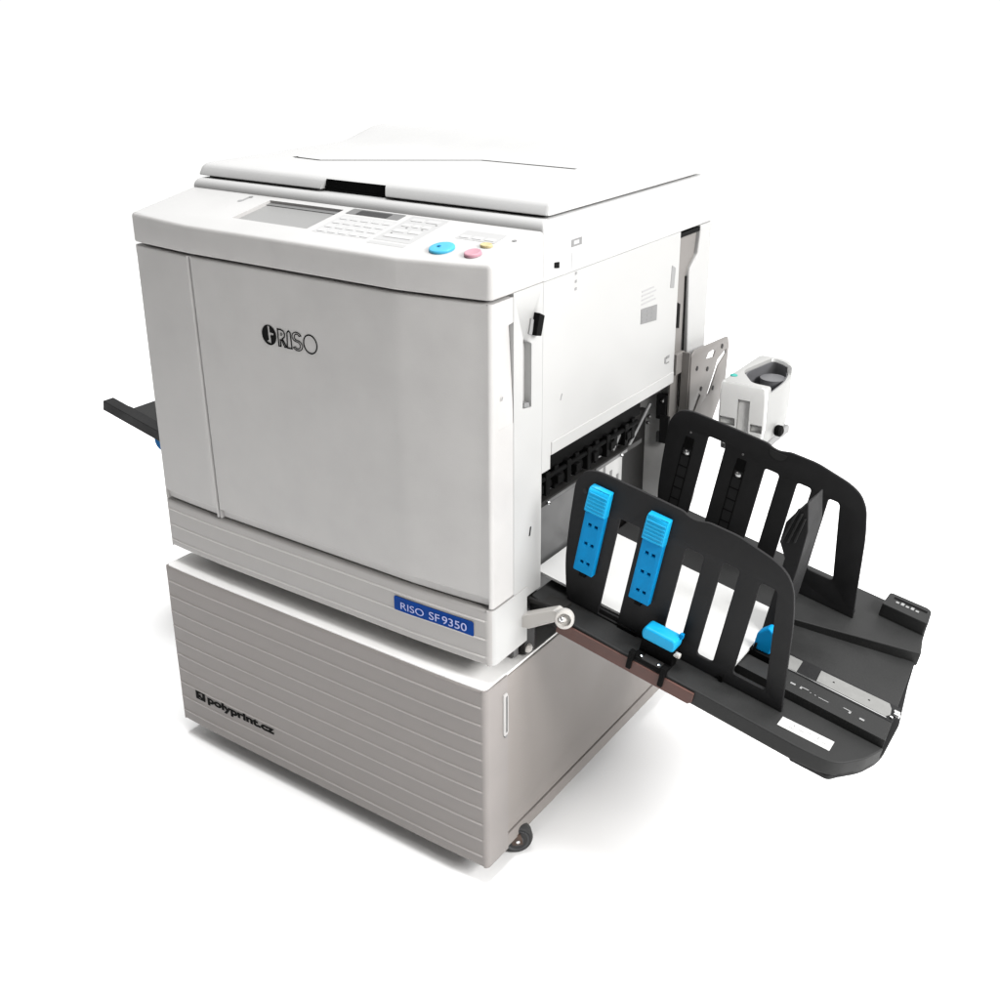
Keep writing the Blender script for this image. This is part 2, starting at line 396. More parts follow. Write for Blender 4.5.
for i in range(15):
    t = i / 14; a = R(20) + R(215) * t
    Sc.append((.0066 + .0052*math.cos(a), .73 + .22*math.sin(a)))
for i in range(15):
    t = i / 14; a = R(75) - R(230) * t
    Sc.append((.0066 + .0056*math.cos(a), .28 + .235*math.sin(a)))
def thick(pts, w):
    Lp, Rp = [], []
    sc = (zt - zb)
    P = [Vector((a, b * sc)) for a, b in pts]
    for i, p in enumerate(P):
        d = (P[min(i+1, len(P)-1)] - P[max(i-1, 0)]).normalized(); nn = Vector((-d.y, d.x))
        Lp.append(p + nn*w); Rp.append(p - nn*w)
    return [(q.x, q.y / sc) for q in Lp + Rp[::-1]]
Sl = lx(.0045, [(a*1.42, b) for a, b in thick(Sc, .0021)])
for pts in (Rl, Il):
    q = outline_band(pts); q.transform(MF); L.append((on_front(q, 0, None), INK))
inner = lx(-.0262, [(a*K, b) for a, b in [(.0050, .62), (.0050, .80), (.0064, .80), (.0078, .74), (.0076, .66), (.0062, .62)]])
q = outline_band(inner, .0008); q.transform(MF); L.append((on_front(q, 0, None), INK))
q = outline_band(Sl, .0014); q.transform(MF); L.append((on_front(q, 0, None), INK))
link('logo', join_me(L), None, door, smooth=False)

# control panel: bowed front, top sloping up to the back
ptop = lambda x, y: .9872 + .187 * y
plan = front_plan(-.3516, .3512, 0, .0145, rl=.004, rr=.008, yl=.1440, yr=.1440)
prof = [(.9432, .0045), (.9438, .0020), (.9455, .0004), (.9475, 0), (10 - .0050, 0), (10 - .0022, .0008), (10 - .0006, .0026), (10, .0055)]
cp = shell('control_panel', plan, prof, SHELL, dup, topz=ptop, lean=True)
n_ = Vector((0, -.187, 1)).normalized()
MP = axis_frame((0, 0, .9872), n_, (1, 0, 0))                       # local (x, along the slope, off the panel)
SL = math.sqrt(1 + .187**2)
def pp(pts): return [(x, y * SL) for x, y in pts]
def on_panel(name, pts, h0, h1, m, parent, rad=.0015, bevel=0.0):
    return prism(name, rounded(pp(pts), rad) if rad else pp(pts), h0, h1, m, parent, MP, bevel=bevel)
def rect(x0, x1, y0, y1): return [(x0, y0), (x1, y0), (x1, y1), (x0, y1)]
# touch screen in a recess
cp.data.materials.append(PANELT)
for f in cp.data.polygons: f.material_index = 1 if f.normal.z > .8 else 0  # upward faces take the lit copy
cut(cp, prism_me(pp(rect(-.1550, .0012, .0490, .1310)), -.0060, .02, MP))
ts = on_panel('touch_screen', rect(-.1545, .0008, .0495, .1305), -.0068, -.0052, SCREEN, cp, 0)
on_panel('screen_bezel', rect(-.1545, .0008, .1215, .1305), -.0052, -.0040, GREYOV, ts, 0)
# display strip
d = on_panel('display_strip', rect(.0150, .1165, .1190, .1395), .0001, .0006, GREYOV, cp, .002)
on_panel('display_window', rect(.0345, .0940, .1200, .1355), .0006, .0011, DISPLAY, d, .001)
# keypad: small pale keys
on_panel('keypad_overlay', rect(.0165, .1215, .0440, .1130), .0001, .0003, mat('keypad_overlay', (.35, .35, .35), .5), cp, .002)
for i in range(5):
    for j in range(4):
        x = .0225 + i * .0205; y = .0475 + j * .0165
        on_panel('key', rect(x, x + .0150, y, y + .0110), .0003, .0009, KEY, cp, .002, 0)
z = on_panel('mode_overlay', rect(.1285, .1960, .0480, .1390), .0001, .0003, ZONE, cp, .002)
for i, (x, y, w) in enumerate([(.137, .122, .022), (.165, .122, .022), (.137, .101, .015), (.156, .101, .012), (.173, .101, .014), (.137, .080, .022), (.165, .080, .020), (.137, .060, .050)]):
    on_panel('mode_key', rect(x, x + w, y, y + .0105), .0003, .0009, KEY, cp, .002, 0)
for x, y in ((.150, .0955), (.178, .0955), (.187, .117), (.140, .074)): boxes('indicator', [(x, x + .003, y*SL, (y + .0015)*SL, .0003, .0009)], GREYINK, cp, M=MP)
on_panel('clear_overlay', rect(.1290, .1960, .0340, .0425), .0001, .0003, ZONE, cp, .002)
on_panel('monitor_overlay', rect(.2435, .3105, .0865, .1175), .0001, .0003, ZONE, cp, .003)
for i in range(3): on_panel('monitor_key', rect(.2480 + i*.021, .2640 + i*.021, .0910, .1000), .0003, .0009, KEY, cp, .002)
def button(name, cx, cy, rx, ry, h, m):
    b = bmesh.new()
    n = 40; rings = []
    for k, zz in ((1.0, 0), (1.0, h*.55), (.95, h*.85), (.86, h), (.4, h*.8)):
        rings.append([(cx + rx*k*math.cos(2*math.pi*i/n), (cy + ry*k*math.sin(2*math.pi*i/n))*SL, zz) for i in range(n)])
    bm_loft(b, rings)
    return link(name, me_from_bm(b, MP), m, cp)
sb = button('start_button', .2520, .0472, .0178, .0182, .0045, CYAN)
link('start_mark', prism_me([(.2455, .0450*SL), (.2500, .0450*SL), (.2500, .0490*SL), (.2455, .0490*SL)], .0044, .0049, MP), BLUEDK, sb, smooth=False)
button('stop_button', .3050, .0448, .0118, .0125, .0045, PINK)
button('reset_button', .3055, .0748, .0095, .0068, .0035, YELLOW)
on_panel('power_mark', circ(.3313, .1035, .0035, .0030, 14), .0001, .0006, GREYINK, cp, 0)
on_panel('warning_mark', rect(-.2050, -.1990, .1150, .1360), .0001, .0005, PALEINK, cp, .002)
on_panel('warning_lamp', circ(-.1995, .1330, .0035, .0035, 12), .0005, .0010, GREYINK, cp, 0)
on_panel('data_lamp', circ(-.2045, .1140, .0050, .0045, 12), .0001, .0006, PALEINK, cp, 0)

# scanner housing (upper body) and the lid
bm = bmesh.new(); rings = []
for zz, ins in ((.9446, 0), (1.0165, 0), (1.0205, .0010), (1.0240, .0034), (1.0268, .0068), (1.0281, .0105), (1.0285, .0150)):
    rings.append([(x, y, zz) for x, y in rounded([(-.3512 + ins*.5, .1452 + ins), (.3512 - ins*.5, .1452 + ins), (.3512 - ins*.5, .6975 - ins*.5), (-.3512 + ins*.5, .6975 - ins*.5)], [.004, .004, .012, .012], 6)])
bm_loft(bm, rings)
link('scanner_housing', me_from_bm(bm), LIDW, dup)
def lid_prof():
    P = [(.1610, 1.0325), (.1600, 1.0336), (.1604, 1.0350), (.1660, 1.0440), (.1695, 1.0478), (.1745, 1.0498), (.1810, 1.0506), (.1960, 1.0510)]
    for i in range(13):
        t = i / 12; s = t*t*(3 - 2*t); P.append((.500 + .135*t, 1.0518 + .0228*s))
    P += [(.6420, 1.0745), (.6475, 1.0720), (.6500, 1.0660), (.6500, 1.0325)]
    return P
bm = bmesh.new(); rings = []
prf = lid_prof(); zc, yc = 1.042, .40
def lid_ring(x, ins): return [(x, y + (ins if y < .3 else -ins) if ins else y, z - (ins if z > 1.045 else 0)) for y, z in prf]
for x, ins in ((-.3515, .0035), (-.3505, .0014), (-.3480, .0003), (-.3420, 0), (-.17, 0), (0, 0), (.17, 0), (.3420, 0), (.3445, .0004), (.3470, .0018), (.3480, .0045)):
    rings.append(lid_ring(x, ins))
bm_loft(bm, rings)
lid = link('scanner_lid', me_from_bm(bm), LIDW, dup)
cut(lid, prism_me([(-.0740, 1.0300), (.0620, 1.0300), (.0535, 1.0478), (-.0670, 1.0478)], -.1800, -.10, Matrix(((1,0,0,0),(0,0,-1,0),(0,1,0,0),(0,0,0,1)))))
# groove across the lid
gp = [(-.275, .3120), (-.262, .3060), (-.205, .3010), (.030, .4490), (.2190, .4480)]
def band(pts, w0):
    a, b = [], []
    for i, p in enumerate(pts):
        p = Vector(p); dd = (Vector(pts[min(i+1, len(pts)-1)]) - Vector(pts[max(i-1, 0)])).normalized(); nn = Vector((-dd.y, dd.x))
        a.append(tuple(p + nn*w0)); b.append(tuple(p - nn*w0))
    return a + b[::-1]
cut(lid, prism_me(band(gp, .0048), 1.0475, 1.06))
prism('lid_handle', [(-.0722, 1.0334), (.0602, 1.0334), (.0536, 1.0474), (-.0667, 1.0474)], -.1795, -.1700, JET, lid, MF, bevel=0)
prism('lid_groove_shade', band(gp, .0046), 1.0474, 1.05090, DKGAP, lid, bevel=0)  # black strip painted in for the shade inside the groove
box('lid_gap_shade', -.338, .338, .172, .640, 1.0286, 1.0324, DKGAP, dup, 0)  # dark sheet standing for the shade in the gap under the lid

# upper body core and its side skins
box('main_frame', -.3500, .3370, .0725, .6900, .6820, .9448, DKGAP, dup, 0)
boxes('left_cover', [(-.3510, -.3440, .0725, .6975, .400, .9440)], SHELL, dup, .003)
boxes('rear_panel', [(-.3505, .3370, .6905, .6972, .400, .9440)], SHELL, dup, .003)
col = box('side_column', .3370, .3512, .0722, .1452, .4660, .9441, SIDEW, dup, .0006)
cut(col, prism_me(rounded([(.0945, .7735), (.1165, .7700), (.1165, .8640), (.0945, .8760)], .002), -.012, .01, MXs))
cut(col, bmbox_me(.30, .40, .1040, .160, .40, .4685, M=Matrix.Identity(4)))
lt = prism('latch', rounded([(.1130, .8770), (.1265, .8735), (.1350, .9010), (.1220, .9075)], .0015), .0002, .0100, JET, col, MXs, bevel=.001)
prism('latch_plate', rounded([(.1060, .8800), (.1140, .8770), (.1180, .8980), (.1120, .9010)], .001), .0002, .0030, PALEINK, col, MXs, bevel=.0005)
prism('latch_stop', [(.0990, .7740), (.1140, .7712), (.1120, .7780), (.1000, .7800)], -.0118, -.001, GREYINK, col, MXs, bevel=0)
side = prism('side_panel', [(.1456, .6560), (.1690, .6560), (.1690, .6775), (.5725, .6775), (.5725, .9439), (.1456, .9439)], -.012, 0, SIDEW, dup, MX @ Matrix.Translation((0, 0, -.0025)), bevel=.0006)
prism('panel_hem', [(.1705, .6780), (.5715, .6780), (.5715, .6985), (.1705, .6985)], -.0010, .0016, SIDEW, side, MX @ Matrix.Translation((0, 0, -.0025)), bevel=.0012)
# rear cover with the slanted cut-out and the steel seen in the slot
rc = [(.6500, .9430), (.6970, .9430), (.6970, .4000), (.6500, .4000), (.6300, .640), (.6235, .7350), (.6140, .8650), (.6180, .8740), (.6440, .8930), (.6500, .9250)]
prism('rear_cover', rc, -.020, 0, SIDEW, dup, MX @ Matrix.Translation((0, 0, -.0025)), bevel=.0025)
sp = prism('slot_plate', [(.5745, .600), (.605, .600), (.6085, .7350), (.6105, .8600), (.6400, .8900), (.6470, .9380), (.5745, .9380)], -.0120, -.0080, PLATE, dup, MX, bevel=.0008)
prism('slot_spring', [(.6100, .62), (.6165, .62), (.6165, .735), (.6125, .86), (.6085, .86), (.6120, .735)], -.0078, -.0060, JET, sp, MX, bevel=0)
prism('slot_catch', [(.5800, .775), (.5905, .772), (.5905, .815), (.5800, .820)], -.0078, -.0050, JET, sp, MX, bevel=0)
prism('slot_lip', [(.5745, .9330), (.6480, .9330), (.6480, .9405), (.5745, .9405)], -.0078, -.0030, JET, sp, MX, bevel=0)
prism('slot_block', [(.5760, .690), (.6060, .690), (.6060, .728), (.5760, .728)], -.0078, .0010, PLATE, sp, MX, bevel=.001)
# print and labels on the side
def on_side(name, pts, m, parent, h=.0006, base=-.0025, x=MX): return prism(name, pts, base, base + h, m, parent, x, bevel=0)
scn = bpy.data.objects['scanner_housing']
lab = curve_plate_me([[(.2185, .9800), (.2465, .9800), (.2465, .9905), (.2185, .9905)], [(.2245, .9825), (.2405, .9825), (.2405, .9882), (.2245, .9882)]], .0006)
lab.transform(MX @ Matrix.Translation((0, 0, -.0022))); link('side_label', lab, GREYINK, scn, smooth=False)
on_side('side_square', [(.1728, .9590), (.1845, .9570), (.1845, .9655), (.1728, .9665)], JET, scn, .0016)
on_side('faint_label', [(.2190, .9490), (.2450, .9490), (.2450, .9720), (.2190, .9720)], mat('faint_print', (.33, .33, .33), .6), scn, .0004)
for zz in (.938, .926, .915): on_side('tick_mark', [(.2300, zz), (.2350, zz), (.2350, zz + .004), (.2300, zz + .004)], PALEINK, side)
wl = on_side('warning_label', rounded([(.4395, .8145), (.4960, .8090), (.4960, .8360), (.4395, .8400)], .001), mat('warning_print', (.15, .15, .15), .6), side, .0006)
boxes('label_line', [(.0005, .0009, .4440 + (i % 3)*.016, .4540 + (i % 3)*.016, .8165 + (i//3)*.007, .8200 + (i//3)*.007) for i in range(9)], GREYINK, wl, M=Matrix.Translation((.3512, 0, 0)))
boxes('faint_lines', [(.0, .0004, .440, .490 - .008*(i % 2), .846 + i*.007, .8485 + i*.007) for i in range(4)], mat('faint_line', (.28, .28, .28), .6), side, M=Matrix.Translation((.3512, 0, 0)))
on_side('grey_label', rounded([(.5420, .8540), (.5560, .8510), (.5590, .8850), (.5450, .8920)], .002), PALEINK, side)
boxes('arrow_mark', [(.0, .0006, .535, .540, .722, .733), (.0, .0006, .541, .552, .729, .734), (.0, .0006, .540, .552, .720, .7225)], GREYINK, side, M=Matrix.Translation((.3512, 0, 0)))
on_side('scratch_mark', [(.194, .757), (.196, .757), (.200, .766), (.198, .766)], PALEINK, side)
on_side('column_mark', [(.1115, .568), (.1145, .568), (.1175, .582), (.1145, .582)], JET, col)
on_side('thumb_mark', [(.0420, .801), (.0440, .801), (.0460, .806), (.0440, .806)], PALEINK, door, base=-.0027)

# ------------------------------------------------------------------ inside the paper exit on the right
ch = boxes('exit_frame', [(-.3430, .1600, .0725, .6900, .4000, .6815), (.1600, .3350, .0760, .1440, .4000, .6815)], DKGAP, dup)
box('rear_bulkhead', .1600, .3430, .5860, .6900, .4000, .6815, GALV, ch, .001)
# curved steel guide sheet under the exit
bm = bmesh.new(); rings = []
for i in range(13):
    t = i / 12; zz = .592 - .172 * t; xx = .296 + .030 * t * t + .004 * math.sin(t * 3)
    rings.append([(xx - .003, .1460, zz), (xx, .1460, zz), (xx, .3500, zz), (xx - .003, .3500, zz)])
bm_loft(bm, rings); link('guide_sheet', me_from_bm(bm), STEEL, ch)
box('inner_plate', .2850, .2950, .3300, .5850, .4100, .6150, DKSTEEL, ch, .001)
il = prism('instruction_label', [(.4100, .5020), (.4980, .5020), (.4980, .5600), (.4100, .5880)], 0, .0008, STICK, ch, Matrix(((0,0,1,.2952),(1,0,0,0),(0,1,0,0),(0,0,0,1))), bevel=0)
boxes('label_figure', [(.0010, .0014, .430 + i*.024, .438 + i*.024, .540 - i*.015, .552 - i*.015) for i in range(3)], GREYINK, il, M=Matrix.Translation((.2952, 0, 0)))
# dark feed unit: ribs, rollers, fingers
L = [(.2000, .3280, .1470, .4980, .6360, .6790)]
for i in range(11): L.append((.250, .3330 + .004*(i % 2), .150 + i*.031, .150 + i*.031 + .012, .602, .640))
for i in range(6): L.append((.29, .3400, .156 + i*.055, .170 + i*.055, .612, .626))
fu = boxes('feed_unit', L, JET, ch, .0015)
link('feed_roller', rod_me((.318, .150, .612), (.318, .500, .612), .011), JET, fu)
link('feed_shaft', rod_me((.332, .160, .6300), (.332, .480, .6300), .004), JET, fu)
for i in range(6): link('roller_ring', rod_me((.318, .175 + i*.052, .612), (.318, .195 + i*.052, .612), .0145), JET, fu)
box('edge_rail', .318, .3350, .1500, .4950, .5860, .5950, DKSTEEL, ch, .001)
box('rail_strip', .3352, .3362, .1850, .3000, .5880, .5930, STEEL, ch, 0)
box('rail_strip', .3352, .3362, .3350, .4400, .5880, .5930, STEEL, ch, 0)
for yy in (.1880, .4180): link('rail_screw', lathe_me([(.0002, 0), (.0035, 0), (.0035, .002), (.0015, .0035)], 12, axis_frame((.3363, yy, .5895), (1, 0, 0))), CHROME, ch)
for y0, z0, y1, z1 in ((.395, .604, .452, .632), (.450, .592, .545, .640)):
    link('paper_finger', rod_me((.332, y0, z0), (.322, y1, z1), .003), STEEL, ch)
boxes('exit_bracket', [(.3200, .3400, .5740, .5848, .6030, .6500), (.3300, .3480, .5700, .5760, .560, .612)], BLACK, ch, .001)
for x, z0 in ((.3020, .600), (.3000, .588), (.3330, .640), (.272, .552), (.270, .536)):
    link('frame_screw', lathe_me([(.0002, 0), (.0036, 0), (.0036, .002), (.0015, .0032)], 12, axis_frame((x, .5858 if z0 < .63 else .5738, z0), (0, -1, 0))), CHROME, ch)
box('frame_clip', .3200, .3340, .5790, .5860, .5560, .5760, STEEL, ch, .001)
box('sill_plate', .2600, .3480, .1060, .5900, .3985, .4150, DKSTEEL, ch, .001)
box('latch_box', .3380, .3490, .1062, .1180, .4330, .4660, DKSTEEL, ch, .0015)

# ------------------------------------------------------------------ receiving tray, tilted about the Y axis
TA = R(10.8); eu = Vector((math.cos(TA), 0, -math.sin(TA))); en = Vector((math.sin(TA), 0, math.cos(TA)))
TO = Vector((.4013, 0, .4585))
MT = Matrix((eu, Vector((0, 1, 0)), en)).transposed().to_4x4(); MT.translation = TO        # (u, y, off the deck)
def MG(y):                                                                                 # (u, height, towards the front) at depth y
    M = Matrix((eu, en, Vector((0, -1, 0)))).transposed().to_4x4(); M.translation = TO + Vector((0, y, 0)); return M
def edge_u(y):   # right end of the deck
    P = [(.100, .440), (.126, .463), (.145, .470), (.186, .484), (.277, .482), (.376, .466), (.483, .452), (.559, .442)]
    for (a, b), (c, d) in zip(P, P[1:]):
        if y <= c: return b + (d - b) * (y - a) / (c - a)
    return .442
outline = rounded([(-.050, .1180), (.020, .1020), (.120, .1000), (.245, .1010), (.395, .0990), (.4420, .1040), (.4700, .1450), (.4845, .1860), (.4825, .2770), (.4660, .3760), (.4520, .4830), (.4440, .5480), (.4280, .5560), (.372, .5450), (-.050, .5450)],
                  [0, .004, 0, 0, .012, .020, .012, .020, 0, 0, 0, .010, .010, 0, 0])
tray = prism('receiving_tray', rounded([(.002 + u if u < 0 else u, y + .003 if y < .11 else y) for u, y in outline], 0), -.0270, -.0196, BLACK, dup, MT, bevel=.001)
# raised near and far shelves; the middle bed falls away to the back
near = [(-.050, .1180), (.020, .1020), (.120, .1000), (.245, .1010), (.395, .0990), (.4420, .1040), (.4700, .1450), (.4830, .1830), (-.050, .1830)]
prism('near_shelf', rounded(near, [0, .004, 0, 0, .012, .020, .010, 0, 0]), -.0240, 0, DECK, tray, MT, bevel=.0022)
farp = [(-.050, .3740), (.2810, .3740), (.4610, .4410), (.4520, .4830), (.4440, .5480), (.4280, .5560), (.372, .5450), (.250, .5440), (-.050, .5450)]
prism('far_shelf', rounded(farp, [0, 0, 0, 0, .010, .010, 0, 0, 0]), -.0240, 0, DECK, tray, MT, bevel=.0018)
bm = bmesh.new(); rings = []
us = [-.05 + .531 * i / 12 for i in range(13)]
for u in us:
    yb = .3735 if u < .281 else .3735 + .067 * (u - .281) / .18
    e0 = min(u, .4815); e1 = min(u, edge_u(yb) - .001)
    wf = .0125 - .12*(yb - .1836)
    rings.append([(e0, .1836, -.0200), (e0, .1836, .0125), (e1, yb, wf), (e1, yb, -.0200)])
bm_loft(bm, rings); bed = link('tray_bed', me_from_bm(bm, MT), DECK, tray, bevel=.0012, segs=2)
def bed_w(y): return .0125 - .12 * (y - .1836)
MB = MT @ Matrix.Translation((0, .1836, .0125)) @ Matrix.Rotation(-math.atan(.12), 4, 'X')     # (u, down the bed, off the bed)
def on_bed(name, pts, m, parent, h0=.0002, h1=.0012): return prism(name, [(u, (y - .1836) * 1.0072) for u, y in pts], h0, h1, m, parent, MB, bevel=0)
gr = on_bed('plate_channel', [(.300, .236), (.476, .236), (.476, .284), (.300, .284)], BLACK, tray, .0001, .0006)
on_bed('metal_plate', [(.2960, .2395), (.3320, .2400), (.3290, .2770), (.2960, .2765)], ALU, tray, .0006, .0016)
on_bed('metal_plate', [(.3620, .2420), (.4640, .2420), (.4690, .2520), (.4660, .2690), (.4600, .2805), (.3580, .2770)], ALU, tray, .0006, .0016)
on_bed('plate_edge', [(.300, .2372), (.466, .2390), (.466, .2415), (.300, .2393)], CHROME, tray, .0007, .0014)
for u in (.3820, .4350): link('plate_hole', lathe_me([(.0002, 0), (.0016, 0), (.0016, .0003), (.0002, .0004)], 12, MB @ Matrix.Translation((u, (.262 - .1836)*1.0072, .0016))), JET, tray)
L = [(.3080, .3240, .0225, .0275), (.3355, .3430, .0210, .0250), (.3500, .3620, .0250, .0270), (.3500, .3530, .0200, .0270), (.3650, .3670, .0215, .0230), (.3720, .3740, .0215, .0230), (.3780, .3930, .0205, .0220), (.4130, .4250, .0265, .0285), (.4220, .4250, .0205, .0285), (.4380, .4450, .0195, .0240)]
for a, b, c, d in L: boxes('size_mark', [(a, b, c, d, .0002, .0006)], PALEINK, tray, M=MB)
boxes('end_spring', [(.4720, .4810, .069, .075, .0010, .0060), (.4700, .4790, .080, .085, .0010, .0040), (.4695, .4740, .060, .064, .0010, .0040)], CHROME, tray, .001, M=MB)
st = prism('size_sticker', rounded([(.3530, .1200), (.4270, .1225), (.4265, .1450), (.3530, .1415)], .001), .0002, .0006, STICK, tray, MT, bevel=0)
boxes('sticker_print', [(.368 + i*.0115, .374 + i*.0115 + .002*(i % 2), .1270 + .004*(i % 3), .1282 + .004*(i % 3), .0006, .0008) for i in range(5)] + [(.372, .3735, .132, .137, .0006, .0008), (.4060, .4075, .133, .138, .0006, .0008)], PALEINK, st, M=MT)
# end block at the far corner
eb = prism('corner_block', rounded([(.3760, .4910), (.4500, .4910), (.4450, .5310), (.4380, .5370), (.3760, .5345)], [.002, .004, .008, .006, .006]), 0, .0235, DECK, tray, MT, bevel=.0022)
boxes('block_print', [(.392 + i*.008, .397 + i*.008, .509, .514 + .003*(i % 2), .0237, .0241) for i in range(5)], PALEINK, tray, M=MT)
boxes('block_recess', [(.386, .4400, .519, .525, .0237, .0239)], JET, tray, M=MT)
# painted reflection below the near edge: brown strip, step under the tray end
prism('tray_side_reflection', [(.012, -.0250), (.2330, -.0250), (.2380, -.0200), (.2380, -.0045), (.012, -.0045)], 0, .0035, BROWN, dup, MG(.1010), bevel=.0008)
prism('under_block', rounded([(.384, .1040), (.4400, .1060), (.4650, .1480), (.4780, .1900), (.4700, .2600), (.384, .2600)], .006), -.0320, -.0242, BLACK, tray, MT, bevel=.002)

# guides: same profile near and far
def guide_outline():
    return rounded([(0, 0), (.3480, 0), (.3250, .1430), (.3130, .1860), (.2990, .2060), (.2780, .2160), (.2220, .2270), (.1780, .2268), (.1600, .2215), (.1480, .2225), (.1380, .2268), (.0740, .2280), (.0030, .2280), (-.0190, .2210), (-.0310, .1980), (-.0270, .1240), (-.0210, .0630), (-.0080, .0110)],
                   [.002, .002, .03, .01, .012, .012, .01, .006, .006, .006, .006, .01, .012, .012, .012, .02, .02, .01])
def slot(u0, u1, h0, h1, r=.006): return rounded([(u0, h0), (u1, h0), (u1, h1), (u0, h1)], r)
slots_near = [slot(.0500, .0835, .0000 + .004, .1720, .003), slot(.1550, .1835, .034, .1760), slot(.2110, .2365, .0210, .1800),
              rounded([(.2680, .0210), (.3180, .0210), (.2930, .1760), (.2680, .1760)], .006)]
gn = link('side_guide', curve_plate_me([guide_outline()] + slots_near, .0050, .0010, MG(.1500)), BLACK, dup)
gn['label'] = 'near black paper guide carrying two blue clips'
slots_far = [slot(.0410, .0730, .0300, .1980), slot(.1450, .1700, .0300, .1840), slot(.2005, .2245, .0300, .1830),
             rounded([(.2560, .0480), (.3000, .0480), (.2720, .1790), (.2540, .1790)], .006)]
gf = link('side_guide', curve_plate_me([guide_outline()] + slots_far, .0050, .0010, MG(.4500)), BLACK, dup)
gf['label'] = 'far black paper guide with ladder slots'
# stiffening rims and base hems
box('guide_hem', -.006, .3460, 0, .0120, -.0040, .0040, BLACK, gn, .001, MG(.1545))
box('guide_hem', -.006, .3460, 0, .0120, -.0040, .0040, BLACK, gf, .001, MG(.4555))
box('guide_notch', .085, .118, -.004, .006, .0020, .0050, JET, gn, .0006, MG(.1500))
box('guide_peg', .2520, .2580, -.006, .010, .0020, .0060, JET, gn, .0006, MG(.1500))
# ladder slots on the far guide
for u in (.0120, .1060):
    lad = [(u - .009, u - .0078, .040, .168, .0026, .0034), (u + .0078, u + .009, .040, .168, .0026, .0034)]
    lad += [(u - .0078, u + .0078, .044 + k*.021, .0455 + k*.021, .0026, .0034) for k in range(6)]
    boxes('ladder_slot', lad, JET, gf, 0, MG(.4500))
    prism('clip_hole', rounded([(u - .008, .1620), (u + .008, .1620), (u + .008, .1830), (u - .008, .1830)], .002), .0026, .0036, JET, gf, MG(.4500), bevel=0)
    link('clip_spring', lathe_me([(.0002, 0), (.0050, 0), (.0050, .003), (.002, .0045)], 16, MG(.4500) @ Matrix.Translation((u + .001, .1560, .0030))), CHROME, gf)
    link('clip_rivet', lathe_me([(.0002, 0), (.0018, 0), (.0018, .001), (.0005, .0015)], 10, MG(.4500) @ Matrix.Translation((u - .001, .1920, .0027))), STEEL, gf)
prism('finger_dent', [(.1590 + .0150*math.cos(math.pi*i/14 + math.pi), .2190 + .0125*math.sin(math.pi*i/14 + math.pi)) for i in range(15)], .0026, .0034, DECK, gf, MG(.4500), bevel=0)
link('guide_rivet', lathe_me([(.0002, 0), (.0040, 0), (.0040, .001), (.0025, .0018)], 16, MG(.1500) @ Matrix.Translation((-.012, .1900, .0026))), DKSTEEL, gn)
# blue clips of the near guide: bar with square holes, ribbed grip on top
def blue_clip(u0):
    u1 = u0 + .0330
    holes = []
    for h in (.080, .112, .144):
        for k in (.0085, .0190): holes.append([(u0 + k, h), (u0 + k + .0055, h), (u0 + k + .0055, h + .0045), (u0 + k, h + .0045)])
    c = link('clip', curve_plate_me([rounded([(u0, .0640), (u1, .0640), (u1, .1800), (u0, .1800)], .002)] + holes, .0100, .0012, MG(.1425)), BLUE, gn)
    prism('hole_floor', [(u0 + .004, .076), (u1 - .006, .076), (u1 - .006, .152), (u0 + .004, .152)], -.0046, -.0010, BLUEDK, c, MG(.1425), bevel=0)
    bm = bmesh.new(); rings = []
    prof = [(.1660, .0050), (.1685, .0105), (.2020, .0090), (.2070, .0060), (.2080, -.0050), (.1660, -.0050)]
    for u in (u0 - .0005, u0 + .001, u1 - .001, u1 + .0005): rings.append([(u, h, t) for h, t in prof])
    bm_loft(bm, rings)
    L_ = [me_from_bm(bm, MG(.1425))]
    g = link('clip_grip', L_[0], BLUEL, c, bevel=.0018, segs=2)
    rb = bmesh.new()
    for k in range(6): bm_box(rb, u0 + .0015, u1 - .0015, .1700 + k*.0056, .1726 + k*.0056, .0085 - k*.0002, .0116 - k*.0003)
    link('grip_rib', me_from_bm(rb, MG(.1425)), BLUEL, g, bevel=.0007, segs=2)
    boxes('clip_foot', [(u0 + .010, u0 + .021, .0560, .0642, -.004, .003)], JET, c, .001, MG(.1425))
blue_clip(-.0010); blue_clip(.0940)
# blue locking lever at the foot of the near guide with its black bracket
lv = prism('lock_lever', rounded([(.1390, .0290), (.1880, .0290), (.1910, .0400), (.1880, .0500), (.1400, .0500), (.1360, .0400)], .004, 4), .004, .0285, BLUEL, dup, MG(.1400), bevel=.004, segs=3)
boxes('lever_lug', [(.1865, .1925, .0480, .0560, .008, .014)], BLUE, lv, .001, MG(.1400))
hb = boxes('lever_bracket', [(.1370, .1900, -.0020, .0300, .004, .0220), (.1320, .1400, -.0180, .0120, .0360, .0460), (.1840, .1920, -.0200, .0120, .0360, .0460), (.1360, .1900, -.0030, .0040, .0200, .0400)], JET, dup, .0015, MG(.1400))
link('bracket_pin', rod_me(MG(.1400) @ Vector((.1880, .0240, .0180)), MG(.1400) @ Vector((.1975, .0240, .0180)), .0042), CREAM, hb)
for u in (.1480, .1760): link('bracket_screw', lathe_me([(.0002, 0), (.0030, 0), (.0030, .002), (.001, .003)], 12, MG(.1400) @ Matrix.Translation((u, .0040, .0330)) @ Matrix.Rotation(R(-90), 4, 'X')), CHROME, hb)
boxes('bracket_plate', [(.150, .180, .0041, .0050, .0240, .0390)], DKSTEEL, hb, .0004, MG(.1400))
